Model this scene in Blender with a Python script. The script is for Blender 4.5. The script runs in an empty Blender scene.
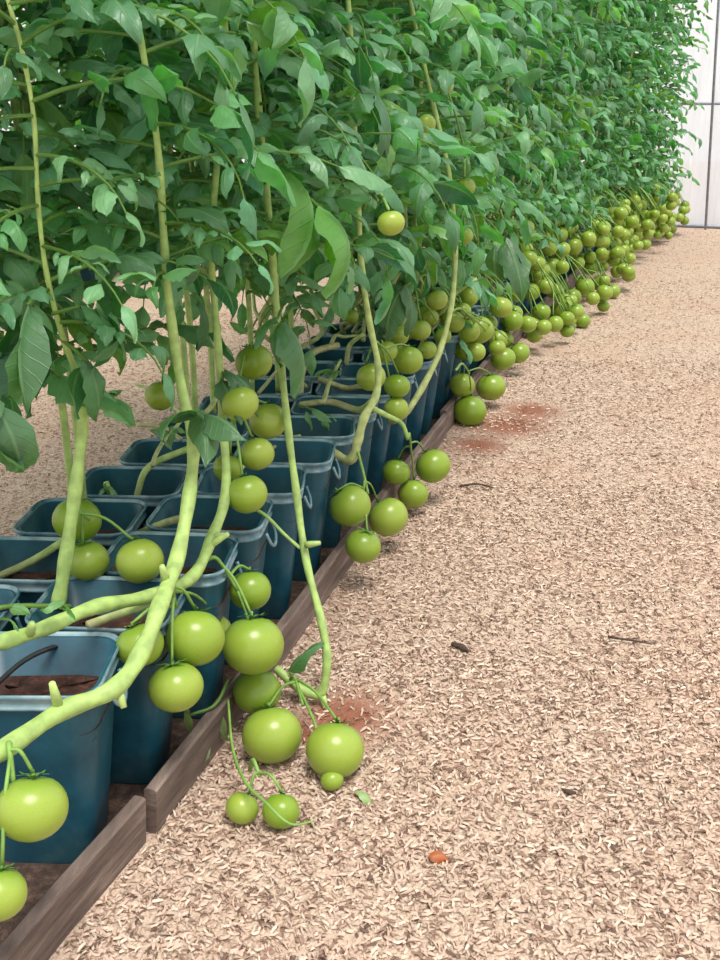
import bpy, math, random
import numpy as np
from mathutils import Vector, Matrix, Euler

random.seed(7)
rng = np.random.default_rng(11)
S = bpy.context.scene
C = S.collection
PI = math.pi

# ------------------------------------------------------------------ camera
FPX, HCAM, HOR = 1000.0, 0.87, 108.0          # focal length in pixels of the 720x960 frame, eye height, horizon row
PITCH = math.atan((480 - HOR) / FPX)
cam = bpy.data.cameras.new('camera')
cam.sensor_fit = 'VERTICAL'
cam.sensor_height = 24.0
cam.lens = FPX / 960 * 24.0
cam.clip_start = 0.02
cam.clip_end = 200
cam_o = bpy.data.objects.new('camera', cam)
cam_o.location = (0, 0, HCAM)
cam_o.rotation_euler = (PI / 2 - PITCH, 0, 0)
C.objects.link(cam_o)
S.camera = cam_o

# ------------------------------------------------------------------ light: soft daylight under a bright plastic roof
W = bpy.data.worlds.new('daylight')
S.world = W
W.use_nodes = True
wn, wl = W.node_tree.nodes, W.node_tree.links
wn.clear()
wo = wn.new('ShaderNodeOutputWorld')
wb = wn.new('ShaderNodeBackground')
wb.inputs['Color'].default_value = (0.97, 0.985, 1.0, 1)
wb.inputs['Strength'].default_value = 1.15
wl.new(wb.outputs[0], wo.inputs[0])
sun = bpy.data.lights.new('sun', 'SUN')
sun.energy = 3.0
sun.angle = math.radians(22)
sun.color = (1.0, 0.97, 0.92)
sun_o = bpy.data.objects.new('sun', sun)
sun_o.rotation_euler = Vector((0.16, -0.30, 1.0)).to_track_quat('Z', 'Y').to_euler()
C.objects.link(sun_o)

vs = S.view_settings
vs.view_transform = 'Standard'
vs.look = 'None'
vs.gamma = 1.0
vs.use_curve_mapping = False
vs.exposure = 0.2


# ------------------------------------------------------------------ geometry of the view (only used to take positions off the photo)
FW = np.array([0, math.cos(PITCH), -math.sin(PITCH)])
UP = np.array([0, math.sin(PITCH), math.cos(PITCH)])
RT = np.array([1.0, 0, 0])


def ray(x, y):
    return FW * FPX + RT * (x - 360) + UP * (480 - y)


def at(x, y, Y):
    d = ray(x, y)
    return np.array([0, 0, HCAM]) + d * (Y / d[1])


def on_ground(x, y, z=0.0):
    d = ray(x, y)
    return np.array([0, 0, HCAM]) + d * ((z - HCAM) / d[2])


def depth(P):
    return float((np.asarray(P) - np.array([0, 0, HCAM])) @ FW)


KY = np.array([0.0, 0.5, 0.86, 1.02, 1.5, 1.79, 2.66, 4.08, 5.7, 7.2, 7.95, 9.0])
KX = np.array([-0.62, -0.455, -0.338, -0.277, -0.128, -0.045, 0.224, 0.68, 1.28, 2.00, 2.42, 3.0])


def kerb_x(y):
    return float(np.interp(y, KY, KX))


def row_frame(y):
    t = np.array([kerb_x(y + .15) - kerb_x(y - .15), .3, 0])
    t /= np.linalg.norm(t)
    return t, np.array([t[1], -t[0], 0])            # along the row, towards the path


def row_point(y, lat, z=0.0):
    t, n = row_frame(y)
    return np.array([kerb_x(y), y, z]) + n * lat


def at_lat(x, y, lat):
    """the point seen at pixel x, y that hangs LAT metres to the path's side of the edging board"""
    best, bY = 9e9, 1
    for Y in np.linspace(.5, 8.3, 1200):
        P = at(x, y, Y)
        e = abs(P[0] - kerb_x(Y) - lat * row_frame(Y)[1][0])
        if e < best:
            best, bY = e, Y
    return at(x, y, bY)


# ------------------------------------------------------------------ helpers
def lin(r, g, b):
    f = lambda c: c / 12.92 if c <= .04045 else ((c + .055) / 1.055) ** 2.4
    return (f(r / 255), f(g / 255), f(b / 255), 1)


class MB:
    def __init__(s):
        s.v, s.f, s.c, s.uv, s.n = [], [], [], [], 0

    def add(s, V, F, col=(1, 1, 1), uv=None):
        V = np.asarray(V, float)
        s.v.append(V)
        s.f.extend([tuple(i + s.n for i in f) for f in F])
        s.c.append(np.tile(np.array([*col[:3], 1.0]), (len(V), 1)) if np.ndim(col[0]) == 0 else np.asarray(col))
        s.uv.append(np.zeros((len(V), 2)) if uv is None else np.asarray(uv))
        s.n += len(V)

    def mesh(s, name, mats, smooth=True):
        me = bpy.data.meshes.new(name)
        V = np.concatenate(s.v)
        me.from_pydata(V.tolist(), [], s.f)
        a = me.color_attributes.new('Col', 'FLOAT_COLOR', 'POINT')
        a.data.foreach_set('color', np.concatenate(s.c).astype(np.float32).ravel())
        uvl = me.uv_layers.new(name='UVMap')
        idx = np.empty(len(me.loops), dtype=np.int32)
        me.loops.foreach_get('vertex_index', idx)
        uvl.data.foreach_set('uv', np.concatenate(s.uv)[idx].astype(np.float32).ravel())
        if smooth:
            me.polygons.foreach_set('use_smooth', [True] * len(me.polygons))
        for m in (mats if isinstance(mats, (list, tuple)) else [mats]):
            me.materials.append(m)
        me.update()
        return me

    def build(s, name, mats, parent=None, smooth=True):
        o = bpy.data.objects.new(name, s.mesh(name, mats, smooth))
        C.objects.link(o)
        if parent is not None:
            o.parent = parent
            o.matrix_parent_inverse = Matrix.Identity(4)
            o.location = -Vector(parent.location)       # meshes of parts are laid out in world metres
        return o


def smooth_path(P, k=6):
    P = np.asarray(P, float)
    if len(P) < 3:
        return np.array([P[0] + (P[-1] - P[0]) * t for t in np.linspace(0, 1, k + 1)])
    Q = np.vstack([2 * P[0] - P[1], P, 2 * P[-1] - P[-2]])
    out = []
    for i in range(1, len(Q) - 2):
        a, b, c, d = Q[i - 1:i + 3]
        for t in np.linspace(0, 1, k, endpoint=False):
            out.append(.5 * (2 * b + (c - a) * t + (2 * a - 5 * b + 4 * c - d) * t * t + (3 * b - a - 3 * c + d) * t ** 3))
    out.append(P[-1])
    return np.array(out)


def tube(mb, P, r, n=8, col=(1, 1, 1), caps=True, squash=1.0):
    P = np.asarray(P, float)
    m = len(P)
    r = np.interp(np.linspace(0, 1, m), np.linspace(0, 1, len(np.atleast_1d(r))), np.atleast_1d(r)) if np.ndim(r) else np.full(m, r)
    T = np.gradient(P, axis=0)
    T /= np.linalg.norm(T, axis=1)[:, None] + 1e-12
    a = np.array([0, 0, 1.0]) if abs(T[0][2]) < .9 else np.array([1.0, 0, 0])
    N = np.cross(T[0], a)
    N /= np.linalg.norm(N)
    V = []
    for i in range(m):
        N = N - T[i] * (N @ T[i])
        N /= np.linalg.norm(N) + 1e-12
        B = np.cross(T[i], N)
        for j in range(n):
            th = 2 * PI * j / n
            V.append(P[i] + r[i] * (math.cos(th) * N + squash * math.sin(th) * B))
    F = [(i * n + j, i * n + (j + 1) % n, (i + 1) * n + (j + 1) % n, (i + 1) * n + j) for i in range(m - 1) for j in range(n)]
    if caps:
        F += [tuple(range(n - 1, -1, -1)), tuple(range((m - 1) * n, m * n))]
    if np.ndim(col[0]) == 1:
        cc = np.asarray(col, float)
        tt = np.linspace(0, 1, m)
        cols = np.stack([np.interp(tt, np.linspace(0, 1, len(cc)), cc[:, k]) for k in range(3)] + [np.ones(m)], 1)
        col = np.repeat(cols, n, axis=0)
    uv = [(j / n, i / m) for i in range(m) for j in range(n)]
    mb.add(V, F, col, uv)


def tag(o, label, cat, group=None, kind=None):
    if label:
        o['label'] = label
    if cat:
        o['category'] = cat
    if group:
        o['group'] = group
    if kind:
        o['kind'] = kind
    return o


def empty(name, loc):
    o = bpy.data.objects.new(name, None)
    o.empty_display_size = .05
    o.location = Vector([float(c) for c in loc])
    C.objects.link(o)
    return o


ORD = ['first', 'second', 'third', 'fourth', 'fifth', 'sixth', 'seventh', 'eighth', 'ninth', 'tenth', 'eleventh', 'twelfth',
       'thirteenth', 'fourteenth', 'fifteenth', 'sixteenth', 'seventeenth', 'eighteenth', 'nineteenth', 'twentieth']
TENS = {2: 'twenty', 3: 'thirty', 4: 'forty', 5: 'fifty'}


def ordinal(i):
    if i <= 20:
        return ORD[i - 1]
    t, u = divmod(i, 10)
    return {2: 'twentieth', 3: 'thirtieth', 4: 'fortieth', 5: 'fiftieth'}[t] if u == 0 else TENS[t] + '-' + ORD[u - 1]


# ------------------------------------------------------------------ materials
def new_mat(name):
    m = bpy.data.materials.new(name)
    m.use_nodes = True
    nt = m.node_tree
    nt.nodes.clear()
    out = nt.nodes.new('ShaderNodeOutputMaterial')
    b = nt.nodes.new('ShaderNodeBsdfPrincipled')
    nt.links.new(b.outputs[0], out.inputs[0])
    return m, nt, b, out


def node(nt, typ, **kw):
    n = nt.nodes.new(typ)
    for k, v in kw.items():
        if k in n.inputs:
            n.inputs[k].default_value = v
        else:
            setattr(n, k, v)
    return n


def ramp(nt, fac, stops):
    r = nt.nodes.new('ShaderNodeValToRGB')
    e = r.color_ramp.elements
    while len(e) < len(stops):
        e.new(.5)
    for q, (p, c) in zip(e, stops):
        q.position = p
        q.color = c
    nt.links.new(fac, r.inputs[0])
    return r.outputs[0]


def mix(nt, a, b, fac, mode='MIX'):
    n = nt.nodes.new('ShaderNodeMix')
    n.data_type = 'RGBA'
    n.blend_type = mode
    for k, v in ((0, fac), (6, a), (7, b)):
        if isinstance(v, (int, float)):
            n.inputs[k].default_value = v
        elif isinstance(v, tuple):
            n.inputs[k].default_value = v
        else:
            nt.links.new(v, n.inputs[k])
    return n.outputs[2]


def bump(nt, b, h, strength, dist=.01):
    n = nt.nodes.new('ShaderNodeBump')
    n.inputs['Strength'].default_value = strength
    n.inputs['Distance'].default_value = dist
    nt.links.new(h, n.inputs['Height'])
    nt.links.new(n.outputs[0], b.inputs['Normal'])
    return n


def vcol(nt):
    n = nt.nodes.new('ShaderNodeVertexColor')
    n.layer_name = 'Col'
    return n.outputs[0]


# tomato skin
M_TOM, nt, b, _ = new_mat('tomato_skin')
tc = nt.nodes.new('ShaderNodeTexCoord')
oi = nt.nodes.new('ShaderNodeObjectInfo')
n1 = node(nt, 'ShaderNodeTexNoise', Scale=22.0, Detail=3.0)
nt.links.new(tc.outputs['Object'], n1.inputs['Vector'])
c1 = ramp(nt, n1.outputs[0], [(.3, lin(126, 154, 38)), (.7, lin(146, 168, 56))])
c2 = mix(nt, c1, mix(nt, lin(160, 174, 80), lin(104, 138, 34), oi.outputs['Random']), .45)
sx = nt.nodes.new('ShaderNodeSeparateXYZ')
nt.links.new(tc.outputs['Generated'], sx.inputs[0])
c3 = mix(nt, c2, mix(nt, c2, lin(98, 136, 44), .6), ramp(nt, sx.outputs[2], [(.74, (0, 0, 0, 1)), (1.0, (1, 1, 1, 1))]))
nt.links.new(c3, b.inputs['Base Color'])
b.inputs['Roughness'].default_value = .29
b.inputs['Subsurface Weight'].default_value = .12
b.inputs['Subsurface Radius'].default_value = (.01, .012, .003)
b.inputs['Specular IOR Level'].default_value = .45
n2 = node(nt, 'ShaderNodeTexNoise', Scale=160.0, Detail=2.0)
nt.links.new(tc.outputs['Object'], n2.inputs['Vector'])
bump(nt, b, n2.outputs[0], .04, .002)

# stems
M_STEM, nt, b, _ = new_mat('stem_skin')
tc = nt.nodes.new('ShaderNodeTexCoord')
n1 = node(nt, 'ShaderNodeTexNoise', Scale=60.0, Detail=4.0)
nt.links.new(tc.outputs['Object'], n1.inputs['Vector'])
cc = mix(nt, vcol(nt), ramp(nt, n1.outputs[0], [(.3, (.72, .72, .72, 1)), (.7, (1.2, 1.2, 1.15, 1))]), 1.0, 'MULTIPLY')
nt.links.new(cc, b.inputs['Base Color'])
b.inputs['Roughness'].default_value = .55
bump(nt, b, n1.outputs[0], .25, .004)

# leaves: veins follow each leaflet, tone varies from leaflet to leaflet, light comes through
M_LEAF, nt, b, out = new_mat('leaf_blade')
uvn = nt.nodes.new('ShaderNodeUVMap')
sx = nt.nodes.new('ShaderNodeSeparateXYZ')
nt.links.new(uvn.outputs[0], sx.inputs[0])


def mth(op, a, bb=None):
    n = nt.nodes.new('ShaderNodeMath')
    n.operation = op
    for i, v in enumerate([a] + ([] if bb is None else [bb])):
        if isinstance(v, (int, float)):
            n.inputs[i].default_value = v
        else:
            nt.links.new(v, n.inputs[i])
    return n.outputs[0]


au = mth('ABSOLUTE', mth('SUBTRACT', sx.outputs[0], .5))
rib = mth('SUBTRACT', 1.0, mth('MINIMUM', mth('MULTIPLY', au, 14.0), 1.0))
sv = mth('ABSOLUTE', mth('SINE', mth('MULTIPLY', mth('SUBTRACT', sx.outputs[1], mth('MULTIPLY', au, .45)), 24.0)))
side = mth('SUBTRACT', 1.0, mth('MINIMUM', mth('MULTIPLY', sv, 5.0), 1.0))
vein = mth('MAXIMUM', rib, mth('MULTIPLY', side, .45))
tc = nt.nodes.new('ShaderNodeTexCoord')
n1 = node(nt, 'ShaderNodeTexNoise', Scale=45.0, Detail=4.0)
nt.links.new(tc.outputs['Object'], n1.inputs['Vector'])
base = mix(nt, vcol(nt), ramp(nt, n1.outputs[0], [(.3, (.75, .8, .75, 1)), (.7, (1.2, 1.15, 1.2, 1))]), 1.0, 'MULTIPLY')
geo = nt.nodes.new('ShaderNodeNewGeometry')
under = mix(nt, base, lin(132, 172, 120), .35)
base2 = mix(nt, base, under, geo.outputs['Backfacing'])
base3 = mix(nt, base2, lin(150, 190, 140), mth('MULTIPLY', vein, .45))
nt.links.new(base3, b.inputs['Base Color'])
b.inputs['Roughness'].default_value = .40
b.inputs['Specular IOR Level'].default_value = .6
hn = mth('ADD', mth('MULTIPLY', vein, -.6), mth('MULTIPLY', n1.outputs[0], .9))
bump(nt, b, hn, .5, .006)
tr = nt.nodes.new('ShaderNodeBsdfTranslucent')
nt.links.new(mix(nt, base3, (1.05, 1.3, .30, 1), 1.0, 'MULTIPLY'), tr.inputs[0])
ms = nt.nodes.new('ShaderNodeMixShader')
ms.inputs[0].default_value = .42
nt.links.new(b.outputs[0], ms.inputs[1])
nt.links.new(tr.outputs[0], ms.inputs[2])
nt.links.new(ms.outputs[0], out.inputs[0])

# teal plastic of the pots
M_POT, nt, b, _ = new_mat('teal_plastic')
tc = nt.nodes.new('ShaderNodeTexCoord')
n1 = node(nt, 'ShaderNodeTexNoise', Scale=9.0, Detail=5.0, Roughness=.7)
nt.links.new(tc.outputs['Object'], n1.inputs['Vector'])
cc = ramp(nt, n1.outputs[0], [(.3, lin(16, 58, 74)), (.55, lin(30, 82, 98)), (.75, lin(70, 102, 108))])
nt.links.new(cc, b.inputs['Base Color'])
b.inputs['Roughness'].default_value = .38
M_RIM, nt, b, _ = new_mat('teal_rim_painted_gloss')
tc = nt.nodes.new('ShaderNodeTexCoord')
n1 = node(nt, 'ShaderNodeTexNoise', Scale=18.0, Detail=4.0)
nt.links.new(tc.outputs['Object'], n1.inputs['Vector'])
nt.links.new(ramp(nt, n1.outputs[0], [(.36, lin(48, 96, 112)), (.70, lin(166, 190, 194))]), b.inputs['Base Color'])  # pale stop puts the rim's glossy highlights into its colour
b.inputs['Roughness'].default_value = .25


def speckle(name, cols, scale, rough=.95, bstr=.8, bd=.01):
    m, nt, b, _ = new_mat(name)
    tc = nt.nodes.new('ShaderNodeTexCoord')
    n1 = node(nt, 'ShaderNodeTexNoise', Scale=scale, Detail=6.0, Roughness=.75)
    nt.links.new(tc.outputs['Object'], n1.inputs['Vector'])
    k = len(cols)
    nt.links.new(ramp(nt, n1.outputs[0], [(.32 + .38 * i / (k - 1), c) for i, c in enumerate(cols)]), b.inputs['Base Color'])
    b.inputs['Roughness'].default_value = rough
    bump(nt, b, n1.outputs[0], bstr, bd)
    return m


M_SOIL = speckle('dark_soil', [lin(40, 24, 20), lin(78, 46, 36), lin(110, 74, 58)], 70)
M_BED = speckle('bed_soil', [lin(44, 34, 30), lin(78, 60, 50), lin(130, 102, 84)], 60)  # soil colour, darkened to include the shadow around the pot bases
M_BARK = speckle('dry_twig', [lin(60, 46, 38), lin(104, 86, 72)], 80)
M_TUBE = speckle('black_rubber', [lin(20, 22, 24), lin(44, 48, 50)], 40, .5, .1)
M_METAL = speckle('grey_steel', [lin(118, 124, 136), lin(160, 166, 178)], 30, .45, .1)

# weathered edging boards
M_BOARD, nt, b, _ = new_mat('weathered_board')
tc = nt.nodes.new('ShaderNodeTexCoord')
mp = nt.nodes.new('ShaderNodeMapping')
mp.inputs['Scale'].default_value = (18, 4, 60)
nt.links.new(tc.outputs['Object'], mp.inputs[0])
n1 = node(nt, 'ShaderNodeTexNoise', Scale=1.0, Detail=6.0, Roughness=.7)
nt.links.new(mp.outputs[0], n1.inputs['Vector'])
nt.links.new(ramp(nt, n1.outputs[0], [(.3, lin(74, 62, 56)), (.52, lin(112, 95, 86)), (.75, lin(158, 140, 128))]), b.inputs['Base Color'])
b.inputs['Roughness'].default_value = .8
bump(nt, b, n1.outputs[0], .5, .005)

# ground of pale shavings over reddish earth
M_GROUND, nt, b, _ = new_mat('shavings_ground')
tc = nt.nodes.new('ShaderNodeTexCoord')
P = tc.outputs['Object']
v1 = node(nt, 'ShaderNodeTexVoronoi', Scale=150.0, Randomness=1.0)
wob = node(nt, 'ShaderNodeTexNoise', Scale=60.0, Detail=2.0)
nt.links.new(P, wob.inputs['Vector'])
va = nt.nodes.new('ShaderNodeVectorMath')
va.operation = 'MULTIPLY_ADD'
nt.links.new(wob.outputs['Color'], va.inputs[0])
va.inputs[1].default_value = (.03, .03, .03)
nt.links.new(P, va.inputs[2])
nt.links.new(va.outputs[0], v1.inputs['Vector'])
big = node(nt, 'ShaderNodeTexNoise', Scale=2.3, Detail=4.0)
nt.links.new(P, big.inputs['Vector'])
fine = node(nt, 'ShaderNodeTexNoise', Scale=260.0, Detail=3.0)
nt.links.new(P, fine.inputs['Vector'])
chip = ramp(nt, v1.outputs['Distance'], [(.1, lin(208, 186, 166)), (.5, lin(198, 174, 154)), (.85, lin(122, 96, 82))])  # dark stop paints the shadowed gaps between shavings
earth = mix(nt, chip, lin(184, 146, 122), ramp(nt, big.outputs[0], [(.45, (0, 0, 0, 1)), (.75, (.5, .5, .5, 1))]))
col = mix(nt, earth, ramp(nt, fine.outputs[0], [(.3, (.7, .68, .66, 1)), (.7, (1.2, 1.2, 1.2, 1))]), .7, 'MULTIPLY')
# patches of bare red earth beside the boards
for (gx, gy, rr) in [(345, 716, .11), (300, 735, .04), (478, 445, .11), (505, 425, .16), (530, 410, .12)]:
    c = on_ground(gx, gy)
    vd = nt.nodes.new('ShaderNodeVectorMath')
    vd.operation = 'DISTANCE'
    nt.links.new(P, vd.inputs[0])
    vd.inputs[1].default_value = tuple(c)
    d = nt.nodes.new('ShaderNodeMath')
    d.operation = 'MULTIPLY_ADD'
    nt.links.new(big.outputs[0], d.inputs[0])
    d.inputs[1].default_value = rr * .5
    nt.links.new(vd.outputs['Value'], d.inputs[2])
    k = ramp(nt, d.outputs[0], [(rr * .5, (.95,) * 3 + (1,)), (rr * 1.25, (0, 0, 0, 1))])
    col = mix(nt, col, lin(138, 84, 62), k)
nt.links.new(col, b.inputs['Base Color'])
b.inputs['Roughness'].default_value = .95
hh = nt.nodes.new('ShaderNodeMath')
hh.operation = 'ADD'
nt.links.new(v1.outputs['Distance'], hh.inputs[0])
nt.links.new(fine.outputs[0], hh.inputs[1])
bump(nt, b, hh.outputs[0], .5, .005).invert = True

# loose shavings
M_CHIP, nt, b, _ = new_mat('wood_shaving')
nt.links.new(vcol(nt), b.inputs['Base Color'])
b.inputs['Roughness'].default_value = .8

# plastic film of the end wall
M_FILM, nt, b, out = new_mat('greenhouse_film')
tc = nt.nodes.new('ShaderNodeTexCoord')
mp = nt.nodes.new('ShaderNodeMapping')
mp.inputs['Scale'].default_value = (5, 5, .7)
nt.links.new(tc.outputs['Object'], mp.inputs[0])
n1 = node(nt, 'ShaderNodeTexNoise', Scale=2.0, Detail=5.0)
nt.links.new(mp.outputs[0], n1.inputs['Vector'])
nt.links.new(ramp(nt, n1.outputs[0], [(.35, lin(206, 216, 234)), (.6, lin(244, 249, 255))]), b.inputs['Base Color'])
b.inputs['Roughness'].default_value = .35
bump(nt, b, n1.outputs[0], 1.0, .12)
tr = nt.nodes.new('ShaderNodeBsdfTranslucent')
tr.inputs[0].default_value = (.94, .97, 1, 1)
tp = nt.nodes.new('ShaderNodeBsdfTransparent')
m1 = nt.nodes.new('ShaderNodeMixShader')
m1.inputs[0].default_value = .75
nt.links.new(b.outputs[0], m1.inputs[1])
nt.links.new(tr.outputs[0], m1.inputs[2])
m2 = nt.nodes.new('ShaderNodeMixShader')
m2.inputs[0].default_value = .12
nt.links.new(m1.outputs[0], m2.inputs[1])
nt.links.new(tp.outputs[0], m2.inputs[2])
nt.links.new(m2.outputs[0], out.inputs[0])

G_STEM = lin(172, 196, 116)[:3]
G_STEM2 = lin(158, 186, 104)[:3]
TAN = lin(178, 176, 126)[:3]
G_PED = lin(118, 156, 70)[:3]
LEAF_TONES = [np.array(lin(*c)[:3]) for c in [(72, 140, 106), (92, 162, 124), (118, 184, 146), (58, 120, 88), (132, 188, 142), (88, 162, 98)]]

# ------------------------------------------------------------------ ground, bed and end wall
mb = MB()
g = 14.0
mb.add([(-g, -4, 0), (g, -4, 0), (g, 18, 0), (-g, 18, 0)], [(0, 1, 2, 3)])
o = mb.build('ground', M_GROUND, smooth=False)
tag(o, 'sandy pink path of pale wood shavings beside the pots', None, kind='structure')

mb = MB()
V = []
ys = np.linspace(.3, 8.0, 90)
for y in ys:
    for j, lat in enumerate((-.56, -.42, -.2, -.02)):
        z = .004 + (.012 * rng.random() if j in (1, 2) else 0)
        V.append(row_point(y, lat + (rng.normal(0, .02) if j == 0 else 0), z))
F = [(i * 4 + j, i * 4 + j + 1, i * 4 + j + 5, i * 4 + j + 4) for i in range(len(ys) - 1) for j in range(3)]
mb.add(V, F)
o = mb.build('ground_bed', M_BED)
tag(o, 'dark soil strip under the teal pots behind the edging boards', None, kind='structure')

WB = np.array([2.62, 7.93, 0])
WD = np.array([1, -.40, 0])
WD /= np.linalg.norm(WD)
WN = np.array([-WD[1], WD[0], 0])            # points away from the camera
mb = MB()
nx, nz = 60, 24
V = []
for i in range(nx + 1):
    u = -7.5 + 12 * i / nx
    for j in range(nz + 1):
        z = 3.4 * j / nz
        w = .015 * math.sin(u * 9 + z * 2.5) * math.sin(z * 1.8) + rng.normal(0, .004)
        V.append(WB + WD * u + WN * (.05 + w) + np.array([0, 0, z]))
F = [(i * (nz + 1) + j, (i + 1) * (nz + 1) + j, (i + 1) * (nz + 1) + j + 1, i * (nz + 1) + j + 1) for i in range(nx) for j in range(nz)]
mb.add(V, F)
o = mb.build('wall_end', M_FILM)
tag(o, 'wrinkled white plastic film end wall of the greenhouse', None, kind='structure')
# steel frame: posts, one rail, sill
k = 0
p_low, p_high = at(705.5, 229, 7.82), at(718.5, 5, 7.78)
for du in (-5.6, -4.2, -2.8, -1.4, 0, 1.4, 2.8):
    mb = MB()
    a = p_low + WD * du
    a[2] = 0
    d = (p_high - p_low) / (p_high - p_low)[2]
    tube(mb, [a, a + d * 1.7, a + d * 3.4], 0.010, 8)
    o = mb.build('trim_%d' % (k + 1), M_METAL)
    tag(o, None, None, kind='structure')
    k += 1
rz = at(700, 103.5, 7.84)[2]
for z, r in ((rz, .011), (.015, .014), (3.38, .02)):
    mb = MB()
    tube(mb, [WB + WD * -7.5 + np.array([0, 0, z]), WB + WD * 4.5 + np.array([0, 0, z])], r, 8)
    o = mb.build('trim_%d' % (k + 1), M_METAL)
    tag(o, None, None, kind='structure')
    k += 1

# ------------------------------------------------------------------ loose shavings: nobody could count them
def shavings(name, pts, label):
    n = len(pts)
    L = rng.uniform(.006, .0145, n)
    w = rng.uniform(.0008, .0016, n)
    th = rng.uniform(0, 2 * PI, n)
    cu = rng.normal(0, 1.5, n)
    tilt = rng.normal(0, .15, n)
    lift = rng.uniform(.001, .0035, n)
    arch = rng.uniform(-.0005, .003, n)
    V = np.zeros((n, 8, 3))
    for i, t in enumerate((-.5, -.17, .17, .5)):
        a = th + cu * t
        cx = pts[:, 0] + L * (t * np.cos(th) - cu * (t * t - .12) * np.sin(th) * .5)
        cy = pts[:, 1] + L * (t * np.sin(th) + cu * (t * t - .12) * np.cos(th) * .5)
        cz = np.maximum(.0012, lift + arch * (1 - 4 * t * t) + t * L * tilt)
        ww = w * (1 if abs(t) < .3 else .6)
        for s, sg in enumerate((-1, 1)):
            V[:, i * 2 + s, 0] = cx - sg * ww * np.sin(a)
            V[:, i * 2 + s, 1] = cy + sg * ww * np.cos(a)
            V[:, i * 2 + s, 2] = cz + (.0009 * sg) * np.sign(cu)
    F0 = np.array([(0, 2, 3, 1), (2, 4, 5, 3), (4, 6, 7, 5)])
    F = (np.arange(n)[:, None, None] * 8 + F0[None]).reshape(-1, 4)
    me = bpy.data.meshes.new(name)
    me.vertices.add(n * 8)
    me.vertices.foreach_set('co', V.astype(np.float32).ravel())
    me.loops.add(F.size)
    me.loops.foreach_set('vertex_index', F.astype(np.int32).ravel())
    me.polygons.add(len(F))
    me.polygons.foreach_set('loop_start', np.arange(0, F.size, 4, dtype=np.int32))
    me.update(calc_edges=True)
    pal = np.array([lin(*c)[:3] for c in [(204, 181, 161), (194, 168, 148), (214, 195, 176), (184, 157, 138), (142, 112, 95), (202, 172, 153), (206, 188, 169), (102, 78, 66)]])
    cc = pal[rng.choice(len(pal), n, p=[.2, .19, .08, .15, .11, .13, .07, .07])] * rng.uniform(.88, 1.1, (n, 1))
    cols = np.ones((n, 8, 4))
    cols[:, :, :3] = cc[:, None, :]
    a = me.color_attributes.new('Col', 'FLOAT_COLOR', 'POINT')
    a.data.foreach_set('color', cols.astype(np.float32).ravel())
    me.materials.append(M_CHIP)
    o = bpy.data.objects.new(name, me)
    C.objects.link(o)
    tag(o, label, 'wood shavings', kind='stuff')
    return o


RED = [(on_ground(x, y), r) for x, y, r in [(345, 716, .10), (490, 438, .12), (530, 410, .12)]]


def scatter(y0, y1, x0f, x1f, dens):
    out = []
    x0, x1 = min(x0f(y0), x0f(y1)), max(x1f(y0), x1f(y1))
    n = int((y1 - y0) * (x1 - x0) * dens)
    p = np.stack([rng.uniform(x0, x1, n), rng.uniform(y0, y1, n)], 1)
    kx = np.interp(p[:, 1], KY, KX)
    lo = np.vectorize(x0f)(p[:, 1])
    hi = np.vectorize(x1f)(p[:, 1])
    keep = (p[:, 0] > lo) & (p[:, 0] < hi)
    keep &= (p[:, 1] - 7.93) < -.40 * (p[:, 0] - 2.62) - .03
    for c, r in RED:
        d = np.hypot(p[:, 0] - c[0], p[:, 1] - c[1])
        keep &= (d > r) | (rng.random(n) < .10 + .5 * d / r)
    return p[keep]


right = lambda y: .47 * y + .12
P1 = [scatter(.70, 1.5, lambda y: kerb_x(y) + .012, right, 26000), scatter(1.5, 2.3, lambda y: kerb_x(y) + .012, right, 17000),
      scatter(2.3, 3.6, lambda y: kerb_x(y) + .012, right, 8000), scatter(3.6, 5.4, lambda y: kerb_x(y) + .012, right, 2600),
      scatter(5.4, 7.8, lambda y: kerb_x(y) + .012, right, 900)]
shavings('wood_shavings', np.concatenate(P1), 'pale curled wood shavings strewn over the path on the open side')
P2 = [scatter(1.2, 4.5, lambda y: -.42 * y - .15, lambda y: kerb_x(y) - .55, 4500)]
shavings('wood_shavings', np.concatenate(P2), 'pale curled wood shavings seen through gaps behind the pots')

# ------------------------------------------------------------------ edging boards
joints = [.35, 1.035, 2.70, 4.15, 5.55, 6.9, 7.9]
where = ['at the front corner, ending in a dark joint', 'running past the nearest fruit on the ground', 'beginning at the dark gap beside hanging fruit',
         'fourth along the row behind fruit', 'fifth along the row, almost covered by fruit', 'last before the end wall']
for i in range(len(joints) - 1):
    a, c = joints[i] + .008, joints[i + 1] - .008
    ys = np.linspace(a, c, 10)
    tilt = rng.uniform(-.004, .006)
    mb = MB()
    V = []
    hgt = .068 + rng.uniform(-.004, .006)
    for y in ys:
        for lat, z in ((-.012, -.01), (.004, -.01), (.006 + tilt, hgt - .003), (.003 + tilt, hgt), (-.009 + tilt, hgt), (-.012 + tilt, hgt - .003)):
            V.append(row_point(y, lat + (0 if i else .0) + [0, .006, .0, .008, 0, 0][i], z))
    m = 6
    F = [(p * m + j, p * m + (j + 1) % m, (p + 1) * m + (j + 1) % m, (p + 1) * m + j) for p in range(len(ys) - 1) for j in range(m)]
    F += [tuple(range(m - 1, -1, -1)), tuple(range((len(ys) - 1) * m, len(ys) * m))]
    mb.add(V, F)
    o = mb.build('edging_board', M_BOARD, smooth=False)
    tag(o, 'weathered brown edging board ' + where[i], 'edging board', 'edging boards along the path')

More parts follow.
